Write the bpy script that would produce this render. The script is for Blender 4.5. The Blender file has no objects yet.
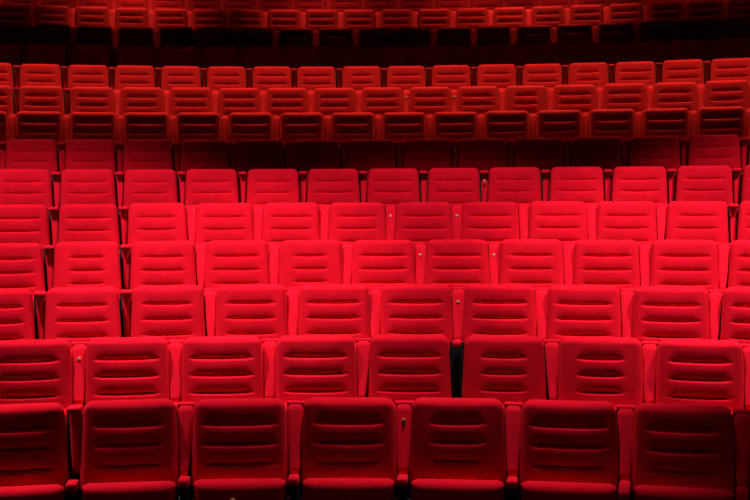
import bpy, math, random
from mathutils import Vector
sc = bpy.context.scene
COL = sc.collection
PI = math.pi
R_ = math.radians
CAM_Z = 1.976          # eye level above the floor of the front row
F_PX = 1136.0
XC, YC = -0.350, -1.992   # centre of curvature of the seat rows

# ------------------------------------------------------------------ camera
cam_d = bpy.data.cameras.new('camera')
cam = bpy.data.objects.new('camera', cam_d); COL.objects.link(cam)
cam_d.sensor_width = 36.0
cam_d.lens = F_PX * 36.0 / 750.0
cam.location = (0, 0, CAM_Z)
PITCH, ROLL = 0.04736, -0.00482
from mathutils import Matrix
cam.rotation_euler = (Matrix.Rotation(PI/2 - PITCH, 3, 'X') @ Matrix.Rotation(-ROLL*-1, 3, 'Z')).to_euler()
cam_d.clip_end = 200
sc.camera = cam

# ------------------------------------------------------------------ world, view
w = bpy.data.worlds.new('world'); sc.world = w; w.use_nodes = True
w.node_tree.nodes['Background'].inputs[0].default_value = (0.010, 0.001, 0.001, 1)
w.node_tree.nodes['Background'].inputs[1].default_value = 0.3
sc.view_settings.view_transform = 'Standard'
sc.view_settings.look = 'None'
sc.view_settings.gamma = 1
sc.view_settings.exposure = 0
sc.view_settings.use_curve_mapping = False

# ------------------------------------------------------------------ house lights and added fill
def spot(loc, target, energy, half, blend, color, rad=.12):
    d = bpy.data.lights.new('ceiling_spotlight', 'SPOT')
    d.energy = energy; d.spot_size = R_(2*half); d.spot_blend = blend
    d.color = color; d.shadow_soft_size = rad
    o = bpy.data.objects.new('ceiling_spotlight', d); COL.objects.link(o)
    o.location = loc
    o.rotation_euler = (Vector(target)-Vector(loc)).to_track_quat('-Z', 'Y').to_euler()
def bar(loc, target, energy, sx, sy, spread, color):
    d = bpy.data.lights.new('unseen_light_bar', 'AREA'); d.shape = 'RECTANGLE'
    d.size = sx; d.size_y = sy; d.energy = energy; d.spread = R_(spread); d.color = color
    o = bpy.data.objects.new('unseen_light_bar', d); COL.objects.link(o)
    o.location = loc
    o.rotation_euler = (Vector(target)-Vector(loc)).to_track_quat('-Z', 'Y').to_euler()
W1 = (1.0, .95, .98)
W2 = (.95, 1.9, .50)
def arc(R, th, z): return (XC+R*math.sin(th), YC+R*math.cos(th), z)
# stage-side ceiling spots: rows one to seven
for x, half, ang, e in ((-2.7, 35, 24.4, 1330), (.45, 32.2, 25.8, 980), (3.5, 33.6, 24.6, 1290)):
    spot((x, 5.70, 5.9), (x*1.06, 5.70+math.tan(R_(ang))*4.5, 1.4), e, half, .32, W1, .22)
# weak fill added above the stage to lift the front row
bar((0, 2.6, 6.2), (0, 5.7, .8), 5.5, 5, .6, 100, W1)
# lighting slot over rows eight to ten: a curved run of short bars between two added, unseen baffles
SLOT2 = (14.39, 7.4)
for i in range(-5, 6):
    th = i*.095
    p = arc(SLOT2[0], th, SLOT2[1]); q = arc(SLOT2[0]+.8, th, 3.0)
    bar(p, q, 22, 1.3, .06, 100, W2)
# lighting slot over the last rows: separate spots, in pools
SLOT3 = (18.24, 8.0)
for px, e, back, half in ((-3.4, 480, .9, 17), (-.75, 400, .8, 16), (1.35, 380, .8, 16), (2.6, 460, .7, 17)):
    th = math.asin((px-XC)/SLOT3[0])
    spot(arc(SLOT3[0], th, SLOT3[1]), arc(SLOT3[0]+back, th, 4.5), e, half+6, 1.0, W2, .06)
for i in range(-4, 5):  # faint bars added as fill to brighten the topmost row
    th = i*.09
    bar(arc(SLOT3[0]+.05, th, 8.0), arc(SLOT3[0]+1.9, th, 4.7), 2.2, 1.3, .06, 70, W2)

# ------------------------------------------------------------------ materials
def fabric(name, col, bump=.12):
    m = bpy.data.materials.new(name); m.use_nodes = True
    nt = m.node_tree; b = nt.nodes['Principled BSDF']
    b.inputs['Roughness'].default_value = .95
    b.inputs['Specular IOR Level'].default_value = .06
    b.inputs['Sheen Weight'].default_value = .04; b.inputs['Sheen Roughness'].default_value = .4
    b.inputs['Sheen Tint'].default_value = (1, .35, .35, 1)
    tc = nt.nodes.new('ShaderNodeTexCoord')
    n1 = nt.nodes.new('ShaderNodeTexNoise'); n1.inputs['Scale'].default_value = 9; n1.inputs['Detail'].default_value = 4
    n2 = nt.nodes.new('ShaderNodeTexNoise'); n2.inputs['Scale'].default_value = 260; n2.inputs['Detail'].default_value = 2
    oi = nt.nodes.new('ShaderNodeObjectInfo')
    add = nt.nodes.new('ShaderNodeVectorMath'); add.operation = 'ADD'
    cmb = nt.nodes.new('ShaderNodeMath'); cmb.operation = 'MULTIPLY'; cmb.inputs[1].default_value = 40
    nt.links.new(oi.outputs['Random'], cmb.inputs[0])
    nt.links.new(tc.outputs['Object'], add.inputs[0]); nt.links.new(cmb.outputs[0], add.inputs[1])
    nt.links.new(add.outputs[0], n1.inputs['Vector']); nt.links.new(tc.outputs['Object'], n2.inputs['Vector'])
    cr = nt.nodes.new('ShaderNodeValToRGB')
    cr.color_ramp.elements[0].position = .3; cr.color_ramp.elements[1].position = .7
    cr.color_ramp.elements[0].color = (*[c*.88 for c in col], 1)
    cr.color_ramp.elements[1].color = (*[min(1, c*1.04) for c in col], 1)
    nt.links.new(n1.outputs['Fac'], cr.inputs[0]); nt.links.new(cr.outputs[0], b.inputs['Base Color'])
    bp = nt.nodes.new('ShaderNodeBump'); bp.inputs['Strength'].default_value = bump; bp.inputs['Distance'].default_value = .002
    bp2 = nt.nodes.new('ShaderNodeBump'); bp2.inputs['Strength'].default_value = .35; bp2.inputs['Distance'].default_value = .0035
    nt.links.new(n2.outputs['Fac'], bp.inputs['Height']); nt.links.new(n1.outputs['Fac'], bp2.inputs['Height'])
    nt.links.new(bp2.outputs[0], bp.inputs['Normal']); nt.links.new(bp.outputs[0], b.inputs['Normal'])
    return m
def plain(name, col, rough=.6, metal=0, spec=.3, noise=True):
    m = bpy.data.materials.new(name); m.use_nodes = True
    nt = m.node_tree; b = nt.nodes['Principled BSDF']
    b.inputs['Roughness'].default_value = rough; b.inputs['Metallic'].default_value = metal
    b.inputs['Specular IOR Level'].default_value = spec
    n = nt.nodes.new('ShaderNodeTexNoise'); n.inputs['Scale'].default_value = 30
    cr = nt.nodes.new('ShaderNodeValToRGB')
    cr.color_ramp.elements[0].color = (*[c*.8 for c in col], 1); cr.color_ramp.elements[1].color = (*[min(1, c*1.15) for c in col], 1)
    nt.links.new(n.outputs['Fac'], cr.inputs[0]); nt.links.new(cr.outputs[0], b.inputs['Base Color'])
    return m
RED = (.80, .0045, .019)
M_RED = fabric('red_velour', RED)
M_PAN = fabric('red_panel_cloth', (.84, .006, .024), .12)
M_BLK = plain('black_plastic', (.006, .006, .007), .6, 0, .15)
M_MET = plain('black_steel', (.012, .012, .013), .5, 0, .25)
M_BRASS = plain('brass', (.72, .50, .26), .45, .25, .4)
M_RIV = plain('steel_rivet', (.35, .35, .36), .4, .8, .4)
M_CARPET = plain('dark_carpet', (.018, .004, .005), .95, 0, .02)
M_WALL = plain('dark_wall_paint', (.012, .009, .009), .9, 0, .05)

# ------------------------------------------------------------------ mesh helpers
class MB:
    def __init__(s): s.v = []; s.f = []
    def add(s, vs, fs):
        n = len(s.v); s.v += [tuple(v) for v in vs]; s.f += [tuple(i+n for i in f) for f in fs]
    def mesh(s, name, mat, smooth=True):
        m = bpy.data.meshes.new(name); m.from_pydata(s.v, [], s.f); m.update()
        m.materials.append(mat)
        if smooth:
            for p in m.polygons: p.use_smooth = True
        return m
def sstep(a, b, x):
    t = max(0, min(1, (x-a)/(b-a))); return t*t*(3-2*t)

def pad(z0, z1, w0, w1, thick, rr=.03, rc=.05, rcb=.03, grooves=(), gw=.16, gd=.023, bow=.012, nx=32, nz=110, sag=.003, xoff=0, wrinkle=None, tilt=0):
    """Upholstered pad. Front faces -y (front plane y=0), half widths w0 (bottom) to w1 (top)."""
    B = MB(); H = z1-z0
    def hw(z):
        t = (z-z0)/H; h = w0+(w1-w0)*t
        a = z1-z
        if a < rc: h -= rc-math.sqrt(max(0, rc*rc-(rc-a)**2))
        a = z-z0
        if a < rcb: h -= rcb-math.sqrt(max(0, rcb*rcb-(rcb-a)**2))
        return h
    # vertical samples denser near the two ends
    zs = []
    for j in range(nz+1):
        t = j/nz; t = t*.86+.14*(.5-.5*math.cos(PI*t)); zs.append(z0+H*t)
    ss = []
    for i in range(nx+1):
        t = -1+2*i/nx; ss.append(.55*t+.45*math.sin(PI/2*t))
    def edge(e, r):
        if e >= r: return 0
        q = 1-max(e, 0)/r
        return r*(1-math.sqrt(max(0, 1-q*q)))
    grid = []
    for z in zs:
        h = hw(z); row = []
        for s in ss:
            x = s*h
            ox = edge(h-abs(x), rr); oz = max(edge(z1-z, rr), edge(z-z0, rr*.9))
            off = min(rr, math.sqrt(ox*ox+oz*oz))
            wf = (w0+w1)/2
            y = off - bow*(1-(x/wf)**2)*math.sin(PI*min(1, max(0, (z-z0)/H)))
            if grooves:
                zz = [zg + sag*((x/gw)**2) - sag*.5 for zg in grooves]
                m = 1-sstep(gw-.032, gw+.028, abs(x-xoff))
                tops = [z1]+zz; bots = zz+[z0-.03]
                for a_, b_ in zip(tops, bots):
                    if b_ <= z <= a_:
                        d = a_-z; L = a_-b_
                        rise = 0 if a_ == z1 else 1-sstep(0, .011, d)
                        u_ = min(1, max(0, (d-.012)/(L-.012))); fall = .50*u_**2.0+.50*max(0, (u_-.76)/.24)**1.8
                        last = .35 if b_ < z0 else 1
                        y += m*(gd*max(rise, fall*last) - .004*math.sin(PI*min(1, d/L)))
                        break
            # long slow pillow so each roll reads as round
            row.append((x, y, z))
        grid.append(row)
    vs = [p for r in grid for p in r]; W = nx+1
    fs = [(j*W+i, j*W+i+1, (j+1)*W+i+1, (j+1)*W+i) for j in range(nz) for i in range(nx)]
    B.add(vs, fs)
    # rim: go round the outline, straight back then a rounded back edge
    loop = [(0, i) for i in range(nx+1)] + [(j, nx) for j in range(1, nz+1)] + [(nz, i) for i in range(nx-1, -1, -1)] + [(j, 0) for j in range(nz-1, 0, -1)]
    n = len(loop); base = [j*W+i for j, i in loop]
    cz = (z0+z1)/2
    prev = base
    for yy, inset in ((thick-.02, 0), (thick-.006, .006), (thick, .02)):
        start = len(B.v)
        for (j, i) in loop:
            x, y, z = grid[j][i]
            d = math.hypot(x, z-cz) or 1
            B.v.append((x-x/d*inset, yy, z-(z-cz)/d*inset))
        cur = list(range(start, start+n))
        for k in range(n):
            k2 = (k+1) % n
            B.f.append((prev[k2], prev[k], cur[k], cur[k2]))
        prev = cur
    B.f.append(tuple(reversed(prev)))
    B.f[-1] = tuple(prev)
    if tilt:
        B.v = [(x, y+(z-z0)*tilt, z) for x, y, z in B.v]
    return B

def prism(B, pts, y0, y1):
    """pts: outline in xz (counter-clockwise seen from the front), each optionally shifts y by third value."""
    n = len(pts)
    fr = [(p[0], y0+(p[2] if len(p) > 2 else 0), p[1]) for p in pts]
    bk = [(p[0], y1+(p[2] if len(p) > 2 else 0), p[1]) for p in pts]
    fs = [tuple(range(n)), tuple(range(2*n-1, n-1, -1))]
    fs += [((k+1) % n, k, n+k, n+(k+1) % n) for k in range(n)]
    B.add(fr+bk, fs)
def box(B, x0, x1, y0, y1, z0, z1):
    prism(B, [(x0, z0), (x1, z0), (x1, z1), (x0, z1)], y0, y1)
def rbox(B, x0, x1, y0, y1, z0, z1, r=.012, n=3):
    """box with rounded edges seen from every side (stack of rounded rectangles along z)"""
    prof = []
    for k in range(n+1):
        a = PI/2*k/n; prof.append((z0+r*(1-math.cos(a)) if 0 else z0+r-r*math.cos(a), r-r*math.sin(a)))
    prof += [(z0+z1-z, i) for z, i in reversed(prof)]
    rings = []
    for z, ins in prof:
        ring = []
        for cx, cy, a0 in ((x1-r, y1-r, 0), (x0+r, y1-r, PI/2), (x0+r, y0+r, PI), (x1-r, y0+r, 3*PI/2)):
            for k in range(n+1):
                a = a0+PI/2*k/n; q = r-ins
                ring.append((cx+q*math.cos(a), cy+q*math.sin(a), z))
        rings.append(ring)
    m = len(rings[0]); vs = [p for r_ in rings for p in r_]
    fs = [(a*m+k, a*m+(k+1) % m, (a+1)*m+(k+1) % m, (a+1)*m+k) for a in range(len(rings)-1) for k in range(m)]
    fs += [tuple(range(m-1, -1, -1)), tuple((len(rings)-1)*m+k for k in range(m))]
    B.add(vs, fs)
def disc(B, x, z, r, y0, y1, n=12):
    prism(B, [(x+r*math.cos(2*PI*k/n), z+r*math.sin(2*PI*k/n)) for k in range(n)], y0, y1)

# ------------------------------------------------------------------ row layout
# radius, angle of the reference gap, height of the seat tops relative to the eye, first and last gap
ROWS = [
 (7.685,0.0633,-1.026), (8.629,0.0955,-0.822), (9.541,0.0364,-0.591), (10.519,0.0654,-0.328), (11.428,0.0418,-0.049),
 (12.371,0.0642,0.255), (13.296,0.0447,0.567), (14.271,0.0276,0.905), (15.177,0.0110,1.257), (16.015,0.0293,1.597),
 (16.990,0.0158,1.968), (17.971,0.0356,2.353), (18.816,0.0217,2.741), (19.960,-0.0735,3.163)]
PITCH_M = .55
TOP = .95
def polar(R, th, z=0): return (XC+R*math.sin(th), YC+R*math.cos(th), z)
FLOORZ = [CAM_Z+H-TOP for _, _, H in ROWS]

# ------------------------------------------------------------------ setting
def struct(name, B, mat, smooth=False):
    o = bpy.data.objects.new(name, B.mesh(name, mat, smooth)); COL.objects.link(o); o['kind'] = 'structure'; return o
B = MB()
TH = .62; N = 60
edges = [(2.2, FLOORZ[0])]
for k in range(14):
    r_out = (ROWS[k][0]+.22) if k < 13 else 21.3
    edges.append((r_out, FLOORZ[k]))
    if k < 13: edges.append((r_out, FLOORZ[k+1]))
vs = []
for r, z in edges:
    for i in range(N+1): vs.append(polar(r, -TH+2*TH*i/N, z))
B.add(vs, [(a*(N+1)+i, a*(N+1)+i+1, (a+1)*(N+1)+i+1, (a+1)*(N+1)+i) for a in range(len(edges)-1) for i in range(N)])
struct('floor', B, M_CARPET)
B = MB(); vs = []
for z in (-.05, 8.4):
    for i in range(N+1): vs.append(polar(21.3, -TH+2*TH*i/N, z))
B.add(vs, [(i, i+1, N+2+i, N+1+i) for i in range(N)])
struct('wall_back', B, M_WALL)
for nm, th in (('wall_left', -TH), ('wall_right', TH)):
    B = MB(); a = polar(2.2, th); b = polar(21.3, th)
    B.add([(a[0], a[1], -.05), (b[0], b[1], -.05), (b[0], b[1], 8.4), (a[0], a[1], 8.4)], [(0, 1, 2, 3)])
    struct(nm, B, M_WALL)
B = MB(); vs = []
for r in (2.2, 21.3):
    for i in range(N+1): vs.append(polar(r, -TH+2*TH*i/N, 8.4))
B.add(vs, [(i, i+1, N+2+i, N+1+i) for i in range(N)])
struct('ceiling', B, M_WALL)

def baffle(name, R, z0, z1):  # unseen blade added under the ceiling to cut light off between rows
    B = MB(); vs = []
    for r, z in ((R, z0), (R, z1), (R+.02, z1), (R+.02, z0)):
        for i in range(N+1): vs.append(polar(r, -TH+2*TH*i/N, z))
    B.add(vs, [(a*(N+1)+i, a*(N+1)+i+1, ((a+1) % 4)*(N+1)+i+1, ((a+1) % 4)*(N+1)+i) for a in range(4) for i in range(N)])
    struct(name, B, M_WALL)
baffle('added_baffle_1', SLOT2[0]+.42, SLOT2[1]-.70, 8.4)
baffle('added_baffle_2', SLOT2[0]-.15, SLOT2[1]-.64, 8.4)
baffle('added_baffle_3', SLOT3[0]-.5, SLOT3[1]-.60, 8.4)

# ------------------------------------------------------------------ seat meshes
GZ = (.829, .729, .626)
BACKS = {
 'wide': pad(.505, TOP, .251, .229, .085, .034, .05, .02, GZ, .165, tilt=.02).mesh('backrest', M_RED),
 'mid': pad(.505, TOP, .251, .229, .085, .034, .05, .02, GZ, .150, tilt=.02, gd=.021).mesh('backrest', M_RED),
 'narrow': pad(.505, TOP, .251, .229, .085, .034, .05, .02, (.830, .735, .638), .112, tilt=.02).mesh('backrest', M_RED),
}
CUSH = pad(.215, .563, .226, .234, .065, .045, .035, .04, bow=.010, nx=16, nz=30, tilt=-.10).mesh('seat_cushion', M_RED)
# black moulded shell behind the backrest
B = MB(); n = 10; out = []
for x, z in ((-.235, .42), (.235, .42)): out.append((x, z, 0))
r = .05; hx = .205
for k in range(n+1):
    a = PI/2*k/n; out.append((hx-r+r*math.cos(a), TOP-.03-r+r*math.sin(a), .02))
for k in range(n+1):
    a = PI/2+PI/2*k/n; out.append((-hx+r+r*math.cos(a), TOP-.03-r+r*math.sin(a), .02))
prism(B, out, .090, .112)
SHELL = B.mesh('back_shell', M_BLK, False)
# standard: post, foot and hinge arm under the armrest
B = MB()
rbox(B, -.022, .022, -.02, .10, .012, .545, .008)
rbox(B, -.028, .028, -.13, .17, 0, .02, .008)
rbox(B, -.016, .016, -.09, .0, .455, .530, .008)
STAND = B.mesh('stand', M_MET)
# seat hinge bar that carries the cushion
B = MB(); rbox(B, -.255, .255, .005, .035, .40, .44, .008)
HINGE = B.mesh('hinge_bar', M_MET)
def arm_mesh(L):
    B = MB(); rbox(B, -.027, .027, -L, .0, .528, .574, .012, 4)
    return B.mesh('armrest', M_PAN)
ARM, ARM_LONG = arm_mesh(.10), arm_mesh(.24)

def panel_mesh(kind):
    """upholstered upright between two backrests, leaning back; front at y"""
    B = MB()
    wt, wb, yt, yb, dx = dict(full=(.044, .0255, .075, -.008, 0), leftcut=(.044, .018, .075, -.008, .007), rightcut=(.044, .018, .075, -.008, -.007),
                          recess=(.034, .017, .118, .112, -.004), slot=(.018, .012, .125, .120, 0))[kind]
    nz, nxx = 10, 8; W = nxx+1; vs = []
    for j in range(nz+1):
        t = j/nz; z = .575+(.915-.575)*t; h = wb+(wt-wb)*t**.85; y = yb+(yt-yb)*t; c = dx*(1-t)
        for i in range(W):
            s = -1+2*i/nxx
            e = abs(s)**6*.006
            vs.append((c+s*h, y+e-.003*(1-s*s), z))
    fs = [(j*W+i, j*W+i+1, (j+1)*W+i+1, (j+1)*W+i) for j in range(nz) for i in range(nxx)]
    B.add(vs, fs)
    m = len(vs); loop = [i for i in range(W)]+[j*W+nxx for j in range(1, nz+1)]+[nz*W+i for i in range(nxx-1, -1, -1)]+[j*W for j in range(nz-1, 0, -1)]
    D = .03
    for q in loop: x, y, z = vs[q]; B.v.append((x, y+D, z))
    L = len(loop)
    for k in range(L): B.f.append((loop[(k+1) % L], loop[k], m+k, m+(k+1) % L))
    B.f.append(tuple(m+k for k in range(L)))
    return B.mesh('divider_panel', M_PAN)
PANELS = {k: panel_mesh(k) for k in ('full', 'leftcut', 'rightcut', 'recess')}
def cap_mesh(kind):
    B = MB()
    if kind == 'full': rbox(B, -.047, .047, .073, .125, .905, .926, .006)
    elif kind == 'recess': rbox(B, -.037, .037, .030, .135, .898, .925, .010)
    else: rbox(B, -.026, .026, .0, .13, .885, .922, .014)
    return B.mesh('divider_cap', M_PAN)
CAPS = {k: cap_mesh(k) for k in ('full', 'recess', 'slot')}
# black plate that closes the gap behind the divider, with a line of rivets
B = MB(); rbox(B, -.050, .050, .150, .158, .44, .90, .004, 2)
PLATE = B.mesh('gap_plate', M_BLK)
B = MB()
for k in range(4):
    for s in (-1, 1): disc(B, s*.019, .60+.05*k, .0022, .146, .150, 8)
RIVETS = B.mesh('rivets', M_RIV, False)
B = MB(); disc(B, 0, .835, .010, .044, .062, 14); disc(B, 0, .835, .0045, .040, .044, 10)
BADGE = B.mesh('seat_number_stud', M_BRASS, False)
B = MB(); rbox(B, -.012, .012, -.122, -.116, .44, .475, .003, 2)
TAB = B.mesh('number_plate', M_BRASS, False)

B = MB(); box(B, -.0225, -.0205, .06, .064, .60, .875); box(B, .0205, .0225, .06, .064, .60, .875)
EDGES = B.mesh('steel_edging', M_RIV, False)

# ------------------------------------------------------------------ variants seen in the photo, (row, index)
def project(p):
    x, y, z = p[0], p[1], p[2]-CAM_Z
    c, s = math.cos(PITCH), math.sin(PITCH)
    d = y*c-z*s; zz = z*c+y*s
    X = F_PX*x/d; Y = -F_PX*zz/d
    return 375+X, 250+Y
SHORT = {1: [458], 2: [505, 605], 4: [90, 310], 7: [595], 9: [526], 10: [588, 361], 3: []}
MIDG = {1: [685], 2: [30], 5: [157], 6: [272], 3: [165, 250], 9: [142, 335], 8: [352]}
DIV = {1: {70: 'recess', 185: 'rightcut', 514: 'full'}, 2: {363: 'rightcut', 457: 'slot', 553: 'leftcut'},
       3: {38: 'recess', 124: 'recess', 210: 'leftcut', 715: 'rightcut'}, 4: {48: 'recess', 124: 'recess', 200: 'leftcut', 724: 'rightcut'},
       5: {53: 'recess', 123: 'recess', 192: 'leftcut', 662: 'rightcut', 734: 'recess'},
       6: {55: 'recess', 119: 'recess', 182: 'recess', 737: 'recess'},
       7: {1: 'recess', 60: 'recess', 118: 'recess', 176: 'recess', 746: 'recess'}, 9: {14: 'recess', 67: 'recess'}}
for g in (15, 64, 112, 158, 204, 249, 294, 339, 383, 428, 473, 518, 564, 611, 659, 708): DIV.setdefault(10, {})[g] = 'recess'
for g in (22, 68, 113): DIV.setdefault(11, {})[g] = 'recess'
STUD = {1: [405], 2: [77], 3: [458], 4: [420, 493], 5: [389, 456], 6: [484], 7: [454], 9: [405, 453]}
ORD = ['first', 'second', 'third', 'fourth', 'fifth', 'sixth', 'seventh', 'eighth', 'ninth', 'tenth', 'eleventh', 'twelfth', 'thirteenth', 'fourteenth']
ROWNAME = ['the front row'] + [f'the {ORD[k]} row from the front' for k in range(1, 13)] + ['the topmost row']
TONE = ['dark red', 'deep red', 'red', 'bright red', 'bright red', 'crimson', 'dim dark red', 'shadowed dark red', 'warm red', 'warm red', 'nearly black red', 'blackened red', 'dimly lit red', 'dim red']

def part(mesh, name, parent):
    o = bpy.data.objects.new(name, mesh); COL.objects.link(o); o.parent = parent; return o
def near(lst, px, tol):
    return any(abs(px-q) < tol for q in lst)
rng = random.Random(7)
TOTAL = 0
for k, (R, ph, H) in enumerate(ROWS):
    row = k+1; zf = FLOORZ[k]; dth = PITCH_M/R
    seats = []
    for n in range(-16, 17):
        t0 = ph+n*dth; t1 = t0+dth; tc = t0+dth/2
        p0 = project(polar(R, t0, zf+.8))[0]; p1 = project(polar(R, t1, zf+.8))[0]
        if p1 < 1 or p0 > 749: continue
        seats.append((n, t0, t1, tc, p0, p1))
    cnt = len(seats)
    for i, (n, t0, t1, tc, p0, p1) in enumerate(seats):
        pitch_px = p1-p0; pc = (p0+p1)/2
        root = bpy.data.objects.new('theatre_seat', None); COL.objects.link(root)
        root.empty_display_size = .1
        root.location = polar(R, tc, zf); root.rotation_euler = (0, 0, -tc)
        kind = 'narrow' if near(SHORT.get(row, []), pc, pitch_px*.45) else ('mid' if near(MIDG.get(row, []), pc, pitch_px*.45) or rng.random() < .2 else 'wide')
        br = part(BACKS[kind], 'backrest', root)
        jr = rng.uniform(-1, 1)
        br.rotation_euler = (R_(rng.uniform(-.5, .5)), 0, R_(.7*jr)); br.location = (rng.uniform(-.002, .002), rng.uniform(-.003, .003), rng.uniform(-.003, .002))
        part(SHELL, 'back_shell', br)
        cu = part(CUSH, 'seat_cushion', root)
        cu.location = (0, -.048+rng.uniform(-.006, .004), rng.uniform(-.006, .004))
        part(HINGE, 'hinge_bar', root)
        if row == 1 and abs(pc-240) < 40:
            tb = part(TAB, 'number_plate', cu); tb.location = (-.03, .082, .0); tb['label'] = 'small brass seat number plate'
        # the divider at the seat's left edge seen from the stage (and at the right edge for the last seat)
        sides = [(-PITCH_M/2, p0)]
        if i == cnt-1: sides.append((PITCH_M/2, p1))
        for sx, pg in sides:
            dk = 'recess' if row in (6, 7) else 'full'
            for q, v in DIV.get(row, {}).items():
                if abs(q-pg) < pitch_px*.4: dk = v
            part(STAND, 'stand', root).location = (sx, 0, 0)
            part(ARM_LONG if row == 1 and pg > 600 else ARM, 'armrest', root).location = (sx, 0, 0)
            part(PLATE, 'gap_plate', root).location = (sx, 0, 0)
            if dk != 'slot':
                pn = part(PANELS[dk], 'divider_panel', root); pn.location = (sx, 0, 0)
            ck = 'slot' if dk == 'slot' else ('recess' if dk == 'recess' else 'full')
            cp = part(CAPS[ck], 'divider_cap', root if dk == 'slot' else pn)
            cp.location = (sx, 0, 0) if dk == 'slot' else (0, 0, 0)
            if dk == 'slot':
                part(EDGES, 'steel_edging', root).location = (sx, 0, 0)
            if row <= 5 and dk != 'full':
                part(RIVETS, 'rivets', root).location = (sx, 0, 0)
            if near(STUD.get(row, []), pg, pitch_px*.4):
                st = part(BADGE, 'seat_number_stud', pn); st['label'] = 'small brass stud'
        # wording
        if i < (cnt+1)//2: pos = f'{ORD[i]} from left' if i else 'leftmost'
        elif i == cnt-1: pos = 'rightmost'
        else: pos = f'{ORD[cnt-1-i]} from right'
        groove = ' with short seams' if kind == 'narrow' else ''
        if groove: root['label'] = f'{TONE[k].split()[-1]} theatre seat{groove}, {pos}, {ROWNAME[k].replace("the ", "", 1)}'
        else: root['label'] = f'{TONE[k]} theatre seat, {pos} in {ROWNAME[k]}'
        root['category'] = 'seat'
        root['group'] = f'theatre seats in {ROWNAME[k]}'
        TOTAL += 1
print('seats', TOTAL)
